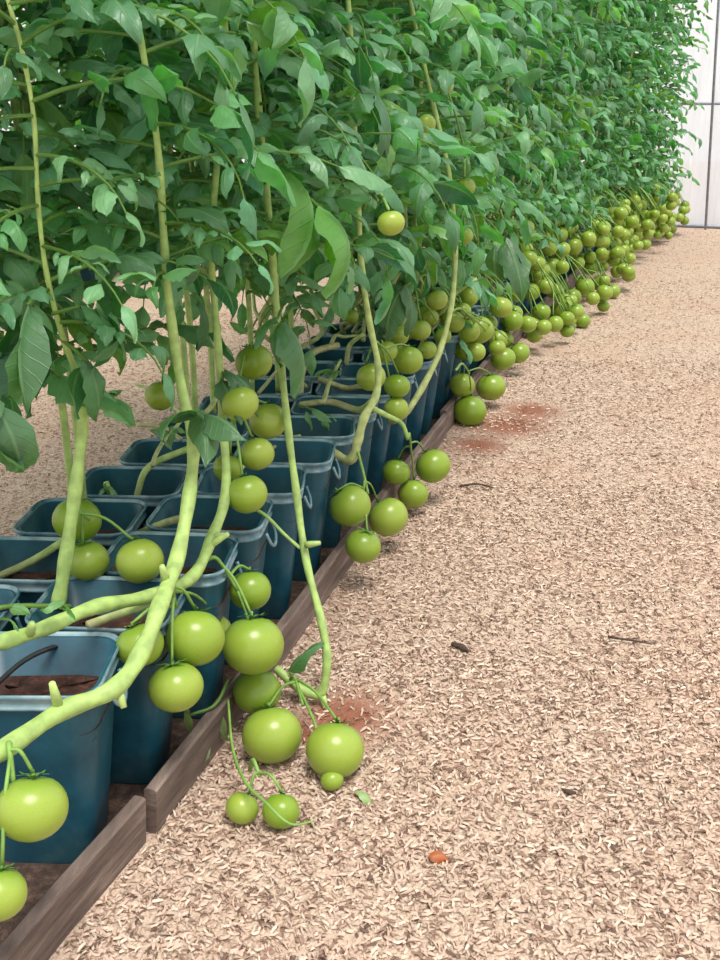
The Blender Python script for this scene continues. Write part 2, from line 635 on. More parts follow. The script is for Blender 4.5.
# ------------------------------------------------------------------ pots
def rr_ring(hx, hy, rad, z, n=6):
    out = []
    for cx, cy, a0 in ((hx - rad, hy - rad, 0), (-hx + rad, hy - rad, PI / 2), (-hx + rad, -hy + rad, PI), (hx - rad, -hy + rad, 1.5 * PI)):
        for k in range(n):
            a = a0 + PI / 2 * k / (n - 1)
            out.append((cx + rad * math.cos(a), cy + rad * math.sin(a), z))
    return out


POT_H = .25
HX, HY = .094, .074


def loft(mb, rings, close_top=False, close_bottom=True):
    n = len(rings[0])
    V = [p for r in rings for p in r]
    F = [(i * n + j, i * n + (j + 1) % n, (i + 1) * n + (j + 1) % n, (i + 1) * n + j) for i in range(len(rings) - 1) for j in range(n)]
    if close_bottom:
        F.append(tuple(range(n - 1, -1, -1)))
    if close_top:
        F.append(tuple(range((len(rings) - 1) * n, len(rings) * n)))
    mb.add(V, F)


def pot_meshes():
    mb = MB()
    loft(mb, [rr_ring(HX * .62, HY * .66, .020, 0), rr_ring(HX * .635, HY * .675, .023, .004), rr_ring(HX * .94, HY * .93, .028, POT_H - .008),
              rr_ring(HX * .94, HY * .93, .028, POT_H), rr_ring(HX * .90, HY * .88, .026, POT_H), rr_ring(HX * .86, HY * .84, .024, POT_H * .72)], close_top=True)
    body = mb.mesh('pot_body', M_POT)
    mb = MB()
    prof = [(.930, -.017), (.972, -.0165), (.980, -.0145), (.972, -.0125), (.945, -.0115), (.942, -.006), (.965, -.004), (.985, -.002), (.998, .001), (.990, .004), (.970, .004), (.955, .001), (.925, -.002), (.90, -.010)]
    loft(mb, [rr_ring(HX * q, HY * q - HX * 0, .030 * q, POT_H + z) for q, z in prof], close_bottom=False)
    rim = mb.mesh('pot_rim', M_RIM)
    mb = MB()
    ring = rr_ring(HX * .9, HY * .87, .026, POT_H * .78)
    V = list(ring)
    for s in (.66, .33):
        V += [(x * s + rng.normal(0, .003), y * s + rng.normal(0, .003), POT_H * .78 + rng.uniform(.002, .016)) for x, y, z in ring]
    V.append((0, 0, POT_H * .83))
    n = len(ring)
    F = [(k * n + j, k * n + (j + 1) % n, (k + 1) * n + (j + 1) % n, (k + 1) * n + j) for k in range(2) for j in range(n)] + [(2 * n + j, 2 * n + (j + 1) % n, 3 * n) for j in range(n)]
    mb.add(V, F)
    soil = mb.mesh('potting_soil', M_SOIL)
    mb = MB()
    q = np.array([[HX, -.025, POT_H - .02], [HX + .007, -.02, POT_H - .04], [HX + .009, 0, POT_H - .05], [HX + .007, .02, POT_H - .04], [HX, .025, POT_H - .02]])
    tube(mb, smooth_path(q, 4), .003, 6)
    han = mb.mesh('handle', M_RIM)
    return body, rim, soil, han


PB, PR, PS, PH = pot_meshes()
TOP_POT = []


def pot(loc, ang, label, group):
    t = empty('plant_pot', loc)
    t.rotation_euler = (0, 0, ang)
    for nm, me in (('pot_body', PB), ('pot_rim', PR), ('potting_soil', PS), ('handle', PH)):
        o = bpy.data.objects.new(nm, me)
        C.objects.link(o)
        o.parent = t
    tag(t, label, 'plant pot', group)
    return t


def pot_angle(y):
    t, n = row_frame(y)
    return math.atan2(n[1], n[0])


y = .956
i = 0
while y < 7.75:
    i += 1
    t, n = row_frame(y)
    P = np.array([kerb_x(y) + .008 - HX + rng.normal(0, .003), y + HY, .004])
    pot(P, -.03 + rng.normal(0, .03), 'square teal plastic pot, %s from the front in the line behind the boards' % ordinal(i), 'teal pots along the path')
    y += .156
y = .93
i = 0
while y < 7.75:
    i += 1
    P = np.array([kerb_x(y) + .008 - 3 * HX - .014 + rng.normal(0, .008), y + HY, .004])
    pot(P, -.03 + rng.normal(0, .05), 'square teal plastic pot, %s from the front in the inner line' % ordinal(i), 'teal pots in the inner line')
    y += .160

# ------------------------------------------------------------------ leaves
NU, NV = 5, 10


def leaflet_template(seed):
    r = np.random.default_rng(seed)
    us = np.linspace(-1, 1, NU)
    vs_ = np.linspace(0, 1, NV)
    W = r.uniform(.17, .26)
    bend = r.uniform(.8, 1.7) if seed % 3 else r.uniform(1.7, 2.5)
    fold = r.uniform(.15, .95)
    lobe = r.uniform(.02, .13)
    twist = r.normal(0, .35)
    ph = r.uniform(0, 6)
    V, uv = [], []
    x, z, ang = 0.0, 0.0, r.uniform(.2, .65)
    for i, v in enumerate(vs_):
        if i:
            ang -= bend / (NV - 1)
            x += math.cos(ang) / (NV - 1)
            z += math.sin(ang) / (NV - 1)
        w = W * (math.sin(PI * min(1, v ** .72 * .98 + .02)) ** .75) * (1 + (lobe if i % 2 else -lobe) * (1 if 1 < i < NV - 1 else 0))
        if v == 0:
            w = .02
        if v == 1:
            w = .012
        tw = twist * v
        for u in us:
            rip = .06 * math.sin(ph + 7 * v + 2.5 * u) * abs(u)
            side = u * w
            up = -fold * abs(u) ** 1.5 * w + rip
            yy = side * math.cos(tw) - up * math.sin(tw)
            zz = side * math.sin(tw) + up * math.cos(tw)
            V.append((x - zz * math.sin(ang) - .06 * abs(u) * w * 2, yy, z + zz * math.cos(ang)))
            uv.append((u * .5 + .5, v))
    F = [(i * NU + j, i * NU + j + 1, (i + 1) * NU + j + 1, (i + 1) * NU + j) for i in range(NV - 1) for j in range(NU - 1)]
    return np.array(V), F, np.array(uv)


LT = [leaflet_template(s) for s in range(24)]


def frame_from(d, up=(0, 0, 1), roll=0.0):
    d = np.asarray(d, float)
    d = d / (np.linalg.norm(d) + 1e-9)
    s = np.cross(up, d)
    if np.linalg.norm(s) < 1e-3:
        s = np.array([1.0, 0, 0])
    s /= np.linalg.norm(s)
    n = np.cross(d, s)
    c, q = math.cos(roll), math.sin(roll)
    s2, n2 = c * s + q * n, -q * s + c * n
    return np.stack([d, s2, n2], 0)


def leaflet(mb, base, d, L, tone=None, roll=0.0, shape=None):
    V, F, uv = LT[random.randrange(len(LT)) if shape is None else shape]
    R = frame_from(d, roll=roll)
    c = LEAF_TONES[random.randrange(len(LEAF_TONES))] if tone is None else np.asarray(tone)
    mb.add(np.asarray(base) + (V * L) @ R, F, tuple(c * random.uniform(.85, 1.15)), uv)


def compound_leaf(mb, base, az, elev, L, scale=1.0, tone=None, droop=1.0, pairs=4):
    base = np.asarray(base, float)
    h = np.array([math.cos(az), math.sin(az), 0])
    P = [base]
    e = elev
    n = 8
    for k in range(n):
        e -= droop * (.9 / n) * (.5 + 1.5 * k / n)
        P.append(P[-1] + (h * math.cos(e) + np.array([0, 0, 1]) * math.sin(e)) * L / n)
    P = np.array(P)
    tube(mb, P, [.0028 * scale, .0011], 5, G_PED, caps=False)
    t0 = LEAF_TONES[random.randrange(len(LEAF_TONES))] * random.uniform(.85, 1.15) if tone is None else tone
    if tone is None and random.random() < .10:
        t0 = np.array(lin(104, 158, 62)[:3])
    side = np.array([-h[1], h[0], 0])
    for k in range(pairs):
        t = .26 + .60 * k / max(1, pairs - .6)
        i = int(t * n)
        tan = P[min(n, i + 1)] - P[max(0, i - 1)]
        tan /= np.linalg.norm(tan)
        for sg in (-1, 1):
            d = tan * random.uniform(.3, .8) + side * sg + np.array([0, 0, random.uniform(-.2, .4)])
            ll = L * random.uniform(.25, .38) * scale * (1 if k % 2 else .6)
            st = P[i] + d / np.linalg.norm(d) * .010
            leaflet(mb, st, d, ll, t0, random.normalvariate(0, .4))
    leaflet(mb, P[-1], P[-1] - P[-2] + np.array([0, 0, random.uniform(-.002, .012)]), L * random.uniform(.27, .36) * scale, t0, random.normalvariate(0, .3))


def foliage_along(mb, path, z0, z1, step, L0=.27, outward=None, spread=2 * PI):
    """compound leaves round a stem, alternating by the golden angle"""
    az = random.uniform(0, 6)
    seg = np.linalg.norm(np.diff(path, axis=0), axis=1)
    s = np.concatenate([[0], np.cumsum(seg)])
    q = 0.0
    while q < s[-1]:
        p = np.array([np.interp(q, s, path[:, k]) for k in range(3)])
        if z0 <= p[2] <= z1:
            az += 2.4 + random.normalvariate(0, .3)
            L = L0 * random.uniform(.8, 1.15)
            if p[1] < 1.55 and p[1] > .5 and math.sin(az) < -.2:
                L *= .62
            compound_leaf(mb, p, az, random.uniform(.0, .6), L, droop=random.uniform(.5, 1.5))
        q += step * random.uniform(.75, 1.25)


def up_path(top, z_to=2.15, lean=(-.02, .02)):
    P = [np.asarray(top, float)]
    while P[-1][2] < z_to:
        P.append(P[-1] + np.array([lean[0] + random.uniform(-.02, .02), lean[1] + random.uniform(-.02, .02), .2]))
    return P[1:]


# ------------------------------------------------------------------ tomatoes
def tomato_meshes(v):
    r = np.random.default_rng(100 + v)
    ph, lob = r.uniform(0, 6), r.uniform(.0, .018) if v != 3 else .06
    nl = r.integers(4, 7)
    nt_, nph = 16, 24
    V = [(0, 0, .80)]
    for i in range(1, nt_):
        th = PI * i / nt_
        for j in range(nph):
            p = 2 * PI * j / nph
            rr = 1 + lob * math.cos(nl * p + ph) * math.sin(th) ** .6 * (1 if th < 1.8 else .5)
            z = math.cos(th) * .92
            dim = .14 * math.exp(-(th / .33) ** 2)
            V.append((math.sin(th) * rr * math.cos(p), math.sin(th) * rr * math.sin(p), z - dim))
    V.append((0, 0, -.90))
    F = [(0, 1 + j, 1 + (j + 1) % nph) for j in range(nph)]
    for i in range(nt_ - 2):
        a = 1 + i * nph
        F += [(a + j, a + nph + j, a + nph + (j + 1) % nph, a + (j + 1) % nph) for j in range(nph)]
    l = len(V) - 1
    a = 1 + (nt_ - 2) * nph
    F += [(a + j, l, a + (j + 1) % nph) for j in range(nph)]
    mb = MB()
    mb.add(V, F)
    me = mb.mesh('fruit', M_TOM)
    mb = MB()
    for k in range(5):
        a = 2 * PI * k / 5 + r.normal(0, .12)
        h = np.array([math.cos(a), math.sin(a), 0])
        s = np.array([-h[1], h[0], 0])
        V = []
        for q, (rad, z, w) in enumerate(((.05, .86, .07), (.25, .93, .075), (.45, .92, .055), (.62, .98, .008))):
            V += [h * rad - s * w + (0, 0, z), h * rad + s * w + (0, 0, z)]
        mb.add(V, [(0, 2, 3, 1), (2, 4, 5, 3), (4, 6, 7, 5)], lin(92, 138, 58)[:3])
    tube(mb, [(0, 0, .80), (0, 0, .93), (.02, 0, 1.06)], [.07, .05, .045], 6, lin(110, 150, 66)[:3])
    ca = mb.mesh('calyx', M_STEM)
    return me, ca


TM = [tomato_meshes(v) for v in range(4)]
N_TOM = 0


def tomato(P, R, label, tilt=None, var=None, group='green tomatoes on the vines', calyx=True):
    """one fruit at P; tilt is the direction its calyx points to. Returns where its stalk leaves it."""
    global N_TOM
    N_TOM += 1
    me, ca = TM[random.randrange(3) if var is None else var]
    o = bpy.data.objects.new('green_tomato', me)
    C.objects.link(o)
    d = Vector((random.normalvariate(-.1, .3), random.normalvariate(.45, .25), 1.0)) if tilt is None else Vector(tilt)
    q = d.normalized().to_track_quat('Z', 'Y')
    o.rotation_mode = 'QUATERNION'
    o.rotation_quaternion = q @ Euler((0, 0, random.uniform(0, 6))).to_quaternion()
    o.location = Vector([float(c) for c in P])
    s = R * random.uniform(.99, 1.02)
    o.scale = (s, s, s * random.uniform(.96, 1.04))
    tag(o, label, 'tomato', group)
    if calyx:
        c = bpy.data.objects.new('calyx', ca)
        C.objects.link(c)
        c.parent = o
    return np.asarray(P) + np.array(q @ Vector((0, 0, 1))) * R * .95


# ------------------------------------------------------------------ plants
def plant(base, label, group):
    t = empty('tomato_plant', base)
    tag(t, label, 'tomato plant', group)
    return t


def I(P):
    return np.array([at(x, y, Y) for x, y, Y in P])


def truss(par, anchor, ends, r0=.0035, sag=.02, dense=True):
    """one fruit truss: a main stalk from the stem with a stalk to each fruit"""
    mb = MB()
    anchor = np.asarray(anchor, float)
    ends = [np.asarray(e, float) for e in ends]
    c = sum(ends) / len(ends)
    mid = anchor * .35 + c * .65 + np.array([0, 0, .012])
    main = smooth_path([anchor, anchor * .6 + mid * .4 + np.array([0, 0, sag]), mid], 5)
    tube(mb, main, [r0, r0 * .7], 6, G_PED)
    for e in ends:
        k = main[random.randrange(len(main) // 2, len(main))]
        tube(mb, smooth_path([k, (k + e) / 2 + np.array([0, 0, .012]), e], 4), [r0 * .65, r0 * .6], 5, G_PED)
    return mb.build('fruit_truss', M_STEM, par)


heroes = {}


def hero(key, pts, rad, label, z0, step=.05, cols=(G_STEM2, G_STEM), extra=(), stubs=(), L0=.25, lean=(-.03, .02), leaves=True, z_top=2.1):
    path = I(pts)
    full = np.vstack([path, up_path(path[-1], z_top, lean)])
    P = smooth_path(full, 6)
    t = plant(np.array([P[0][0], P[0][1], 0]), label, 'tomato plants near the front')
    mb = MB()
    rr = np.interp(np.arange(len(P)) / ((len(path) - 1) * 6), np.linspace(0, 1, len(rad)), rad)
    rr = rr * (1 + .10 * np.sin(np.arange(len(P)) * 1.1))
    tube(mb, P, rr, 10, cols)
    for e in extra:
        pe, re, ce = e
        tube(mb, smooth_path(I(pe), 6), re, 9, ce)
    for (x, y, Y, dx, dy) in stubs:
        a, c = at(x, y, Y), at(x + dx, y + dy, Y - .01)
        tube(mb, [a, (a + c) / 2, c], [.006, .005, .0035], 7, G_STEM)
    mb.build('stem', M_STEM, t)
    if leaves:
        mb = MB()
        foliage_along(mb, P, z0, z_top, step * .36, L0)
        mb.build('foliage', M_LEAF, t)
    heroes[key] = (t, P)
    return t


hero('A', [(-40, 775, .80), (0, 752, .84), (60, 712, .92), (112, 690, .96), (140, 655, 1.01), (160, 605, 1.08), (178, 555, 1.17), (190, 490, 1.25), (193, 440, 1.28), (182, 390, 1.30), (170, 310, 1.31), (164, 240, 1.31), (158, 150, 1.30), (146, 70, 1.29), (132, 0, 1.28)],
     [.0095, .0105, .0105, .010, .009, .0072, .0058, .0046, .004], 'tomato plant whose thick pale stem sweeps up from the lower corner over the front pots', .66, .062, stubs=[(58, 705, .92, -6, -22), (118, 690, .965, 6, 18), (166, 580, 1.12, -4, -14)])
hero('B', [(-30, 655, .95), (0, 643, .98), (45, 628, 1.02), (95, 607, 1.08), (150, 596, 1.16), (192, 577, 1.24), (212, 537, 1.31), (226, 490, 1.37), (222, 410, 1.46), (217, 330, 1.48), (211, 250, 1.49), (218, 150, 1.50), (224, 60, 1.50), (222, 0, 1.50)],
     [.0085, .009, .009, .0085, .008, .0062, .0052, .0044, .004], 'tomato plant with its pale stem lying across pots then rising beside the bent thick stem', .66, .055,
     stubs=[(30, 633, 1.0, 2, -10), (212, 537, 1.31, 16, -2), (206, 548, 1.30, 22, -14)],
     extra=[([(88, 625, 1.10), (120, 614, 1.14), (165, 600, 1.19)], .0055, (TAN, G_STEM))])
hero('C', [(58, 606, 1.19), (64, 570, 1.20), (74, 500, 1.22), (82, 430, 1.25), (80, 385, 1.24), (62, 335, 1.22), (46, 270, 1.20), (38, 200, 1.19), (34, 120, 1.18), (22, 50, 1.17), (8, 0, 1.16)],
     [.0095, .009, .007, .0035, .0028, .0026, .0024], 'tomato plant with upright stem in the inner pot at the edge of the frame', .62, .055)
hero('D', [(276, 668, 1.36), (296, 686, 1.34), (320, 694, 1.335), (327, 660, 1.345), (321, 620, 1.37), (306, 560, 1.42), (296, 490, 1.47), (287, 420, 1.51), (279, 340, 1.54), (272, 250, 1.56), (264, 165, 1.57), (256, 80, 1.58), (250, 0, 1.58)],
     [.006, .0075, .0065, .006, .006, .0058, .0055, .005], 'tomato plant whose slender stem hangs over the pots down to the ground', .66, .06,
     stubs=[(299, 690, 1.34, -8, -10), (322, 694, 1.335, 4, 16), (306, 545, 1.42, 14, -2)],
     extra=[([(245, 505, 1.50), (265, 515, 1.47), (285, 535, 1.45), (300, 548, 1.43)], .0028, (G_PED, G_STEM))])
hero('E', [(270, 436, 1.98), (300, 444, 1.95), (330, 452, 1.90), (350, 460, 1.87), (358, 440, 1.87), (364, 418, 1.88), (376, 395, 1.90), (378, 365, 1.91), (369, 320, 1.92), (361, 260, 1.93), (357, 180, 1.93), (352, 90, 1.93), (348, 0, 1.93)],
     [.0085, .0095, .0095, .0085, .0065, .006, .0055, .005], 'tomato plant forking low above the trio of tomatoes on the pot edge', .62, .055, cols=(TAN, G_STEM, G_STEM),
     extra=[([(300, 405, 2.12), (330, 402, 2.1), (358, 410, 2.05), (372, 402, 1.93)], .0075, (TAN, TAN, G_STEM)), ([(372, 408, 1.92), (388, 416, 1.93), (402, 424, 1.94), (408, 440, 1.93)], [.006, .004], (G_STEM, G_PED)),
            ([(358, 452, 1.86), (364, 476, 1.84), (368, 494, 1.83)], .003, (G_PED, G_PED))])
hero('F', [(300, 378, 2.5), (345, 398, 2.38), (385, 420, 2.24), (404, 414, 2.20), (422, 388, 2.22), (440, 350, 2.26), (452, 300, 2.30), (455, 240, 2.32), (448, 170, 2.33), (432, 100, 2.33), (418, 40, 2.33), (410, 0, 2.33)],
     [.0085, .0085, .008, .007, .0065, .006, .0055, .005], 'tomato plant with stem slanting up behind the forked one above the board joint', .60, .055, cols=(TAN, G_STEM, G_STEM))
hero('G', [(372, 395, 2.55), (392, 372, 2.56), (402, 330, 2.58), (408, 280, 2.6), (404, 200, 2.6), (398, 100, 2.6), (392, 0, 2.6)],
     [.008, .0075, .0065, .006, .005], 'tomato plant standing close behind the slanting stem in the inner pots', .58, .05)
# inner-line plants near the front: they close the foliage above, their lower stems are bare
LATS = (-.30, -.36, -.33)
for q, (x, nm) in enumerate([(78, 'whose stem hides behind the upright stem of the inner front pot'), (-20, 'at the very edge behind the drooping dark leaves'),
                             (252, 'rising behind the tomatoes stacked along a vertical stem'), (292, 'rising behind the slender stem that hangs to the ground'),
                             (-75, 'nearest the corner, only its leaves reaching in above the drooping dark ones'), (190, 'deep inside, behind the thick bent front stem'),
                             (366, 'inside, behind the vertical stem of the forked plant'), (215, 'inside, hidden behind the second pale front stem'),
                             (86, 'second in behind the upright stem of the inner front pot'), (278, 'deep inside, above the pots with tan looping stems'),
                             (-55, 'whose leaves only reach in at the edge of the frame'), (198, 'deepest inside, its leaves over the patch of bare ground')]):
    best = min(np.linspace(.95, 3.4, 300), key=lambda Y: abs(x - 360 - FPX * row_point(Y, LATS[q % 3])[0] / depth(row_point(Y, LATS[q % 3], .22))))
    b0 = row_point(best, LATS[q % 3], .22)
    P = [b0, b0 + (0, 0, .25), b0 + (-.02, .01, .55)]
    P = smooth_path(np.vstack([P, up_path(P[-1], 2.1)]), 6)
    t = plant((b0[0], b0[1], 0), 'tomato plant ' + nm, 'tomato plants near the front')
    mb = MB()
    tube(mb, P, [.0065, .0045, .004], 8, (G_STEM2, G_STEM, G_STEM))
    mb.build('stem', M_STEM, t)
    mb = MB()
    foliage_along(mb, P, .48 + .05 * (q % 3), 2.1, 0.017, .25)
    mb.build('foliage', M_LEAF, t)
    heroes['I%d' % q] = (t, P)


# bare older stems lying over the pots
def low_stem(key, pts, r, cols):
    mb = MB()
    tube(mb, smooth_path(I(pts), 6), r, 8, cols)
    mb.build('bare_stem', M_STEM, heroes[key][0])


low_stem('C', [(-10, 580, 1.36), (30, 562, 1.37), (62, 542, 1.39), (90, 522, 1.43)], .006, (TAN, G_STEM, G_STEM))
low_stem('A', [(108, 548, 1.50), (138, 534, 1.47), (165, 523, 1.43), (188, 517, 1.33)], .006, (G_STEM, TAN))
low_stem('I0', [(132, 530, 1.66), (138, 492, 1.68), (150, 466, 1.70), (190, 448, 1.72)], .006, (TAN, G_STEM, G_STEM))
low_stem('I0', [(108, 528, 1.62), (113, 505, 1.62), (106, 482, 1.62)], .005, (G_STEM, G_STEM))
low_stem('F', [(300, 396, 2.22), (303, 370, 2.26), (315, 352, 2.3), (338, 345, 2.36)], .0075, (TAN, TAN))
low_stem('F', [(318, 378, 2.3), (345, 388, 2.3), (362, 386, 2.28)], .007, (TAN, TAN))
low_stem('G', [(346, 366, 2.5), (350, 345, 2.5), (364, 334, 2.5)], .006, (TAN, G_STEM))
low_stem('B', [(60, 640, 1.13), (92, 634, 1.17), (120, 640, 1.20)], .004, (TAN, TAN))
low_stem('E', [(268, 452, 1.86), (284, 440, 1.9), (300, 436, 1.93)], .004, (TAN, TAN))

random.seed(21)
for q in range(16):
    yy = 1.55 + q * .10
    P0 = np.array([kerb_x(yy) - random.uniform(.05, .36), yy, random.uniform(.262, .285)])
    w = [P0]
    dx = random.uniform(-1, 1)
    for j in range(5):
        w.append(w[-1] + np.array([dx * random.uniform(.01, .06), random.uniform(.0, .06), random.uniform(-.006, .03)]))
    mb = MB()
    tube(mb, smooth_path(w, 5), [random.uniform(.004, .007), .003], 7, (TAN, G_STEM) if q % 3 else (TAN, TAN))
    kk = ('I2', 'I3', 'E', 'F', 'G', 'I5')[q % 6]
    mb.build('bare_stem', M_STEM, heroes[kk][0])
    if q % 2:
        mb = MB()
        c = w[random.randrange(2, 6)]
        tt = np.array(lin(*random.choice([(112, 164, 96), (96, 146, 88), (140, 146, 96)]))[:3])
        for j in range(5):
            a = random.uniform(0, 6)
            leaflet(mb, c, (math.cos(a), math.sin(a), random.uniform(-.1, .8)), random.uniform(.03, .055), tt, random.normalvariate(0, .5))
        mb.build('side_shoot', M_LEAF, heroes[kk][0])

# big single leaves the photo shows apart from the mass
def hero_leaf(key, parts, tone=None, petiole=None):
    t, _ = heroes[key]
    mb = MB()
    if petiole:
        tube(mb, smooth_path(I(petiole), 5), .0025, 6, G_PED)
    for (x, y, Y, x2, y2, Y2, scale, roll) in parts:
        a, c = at(x, y, Y), at(x2, y2, Y2)
        d = c - a
        leaflet(mb, a, d, np.linalg.norm(d) * scale, tone, roll, random.randrange(24))
    return mb.build('leaf', M_LEAF, t)


DK = np.array(lin(46, 96, 62)[:3])
MD = np.array(lin(66, 124, 80)[:3])
BR = np.array(lin(92, 158, 40)[:3])  # bright tone with the backlight through the blade painted in
hero_leaf('C', [(28, 305, 1.12, 8, 395, 1.05, 1.2, .3), (35, 320, 1.12, 58, 440, 1.12, 1.15, -.4), (30, 315, 1.12, 30, 370, 1.2, 1.1, 0)], DK, [(48, 290, 1.2), (38, 295, 1.15), (28, 305, 1.12)])
hero_leaf('C', [(-5, 405, 1.0, 45, 500, .98, 1.15, .5), (0, 400, 1.0, -10, 470, 1.0, 1.1, 0), (8, 395, 1.02, 20, 430, 1.05, 1, .4)], DK, [(-30, 380, 1.05), (-5, 405, 1.0)])
hero_leaf('C', [(88, 362, 1.22, 112, 425, 1.2, 1.1, .2), (85, 365, 1.22, 60, 405, 1.24, 1.1, .3), (85, 360, 1.22, 92, 395, 1.2, .9, 0)], MD, [(56, 335, 1.22), (75, 350, 1.22), (88, 362, 1.22)])
hero_leaf('C', [(80, 305, 1.2, 150, 322, 1.22, 1.1, -.2), (95, 308, 1.2, 130, 365, 1.24, 1.0, .4), (110, 312, 1.2, 145, 372, 1.2, 1.0, -.5)], MD, [(52, 314, 1.2), (80, 306, 1.2)])
hero_leaf('D', [(274, 168, 1.46, 350, 222, 1.38, 1.4, -.55), (318, 206, 1.42, 386, 256, 1.38, 1.35, -.5)], BR, [(264, 185, 1.57), (276, 170, 1.5), (320, 208, 1.45)])
hero_leaf('D', [(276, 318, 1.5, 250, 330, 1.46, 1.3, .2), (284, 322, 1.5, 322, 390, 1.48, 1.1, -.3), (280, 322, 1.5, 262, 370, 1.46, 1.0, .3)], MD, [(281, 310, 1.54), (278, 318, 1.5)])
hero_leaf('A', [(195, 415, 1.27, 172, 428, 1.2, 1.6, .2), (205, 415, 1.27, 240, 432, 1.22, 1.2, .3), (200, 410, 1.28, 215, 450, 1.2, 1.1, -.4)], DK, [(192, 430, 1.28), (197, 415, 1.27)])
hero_leaf('B', [(225, 370, 1.45, 270, 395, 1.4, 1.1, .2), (222, 380, 1.45, 240, 420, 1.38, 1.0, .4)], DK, [(221, 400, 1.46), (223, 372, 1.45)])
hero_leaf('F', [(400, 290, 2.25, 385, 345, 2.2, 1.0, .2), (395, 285, 2.25, 370, 300, 2.2, 1.0, .2), (405, 285, 2.25, 425, 335, 2.2, 1.0, -.2)], DK, [(450, 290, 2.3), (425, 275, 2.27), (400, 290, 2.25)])
hero_leaf('F', [(505, 240, 2.6, 520, 300, 2.55, 1.1, .3), (495, 245, 2.6, 490, 300, 2.55, 1.0, .3), (512, 245, 2.6, 535, 290, 2.6, 1.0, .1)], DK, [(456, 230, 2.32), (480, 215, 2.5), (505, 240, 2.6)])
hero_leaf('D', [(290, 672, 1.345, 306, 640, 1.33, 1.1, .9)], MD, [(298, 688, 1.34), (290, 672, 1.345)])
LT_ = np.array(lin(112, 164, 96)[:3])
hero_leaf('B', [(8, 606, .97, 34, 612, .97, 1.0, .6), (0, 618, .97, 26, 620, .97, 1.0, -.5), (40, 610, 1.0, 66, 600, 1.02, 1.0, .2), (58, 606, 1.02, 86, 612, 1.03, .9, -.6)], LT_, [(-10, 612, .96), (10, 606, .97), (70, 606, 1.03)])
hero_leaf('E', [(312, 408, 1.98, 332, 420, 1.97, 1.1, .4), (318, 415, 1.98, 338, 412, 2.0, 1.0, -.4), (306, 412, 1.98, 318, 428, 1.97, 1.1, .1), (322, 420, 1.98, 330, 430, 1.97, 1.1, .8)], LT_, [(300, 405, 2.0), (312, 410, 1.98), (324, 420, 1.98)])
hero_leaf('I0', [(104, 486, 1.6, 124, 492, 1.6, 1.0, .4), (104, 488, 1.6, 92, 500, 1.58, 1.0, .1), (110, 500, 1.6, 126, 506, 1.6, 1.0, .6)], LT_, [(108, 525, 1.6), (110, 500, 1.6), (104, 484, 1.6)])

DRY = np.array(lin(150, 150, 92)[:3])
hero_leaf('B', [(186, 705, 1.2, 178, 745, 1.18, 1.0, .8), (198, 728, 1.2, 204, 768, 1.17, 1.0, -.8), (222, 712, 1.24, 214, 748, 1.2, 1.0, .9), (190, 735, 1.2, 210, 745, 1.2, 1.0, .1)], DRY, [(228, 680, 1.26), (215, 705, 1.22), (190, 715, 1.2)])
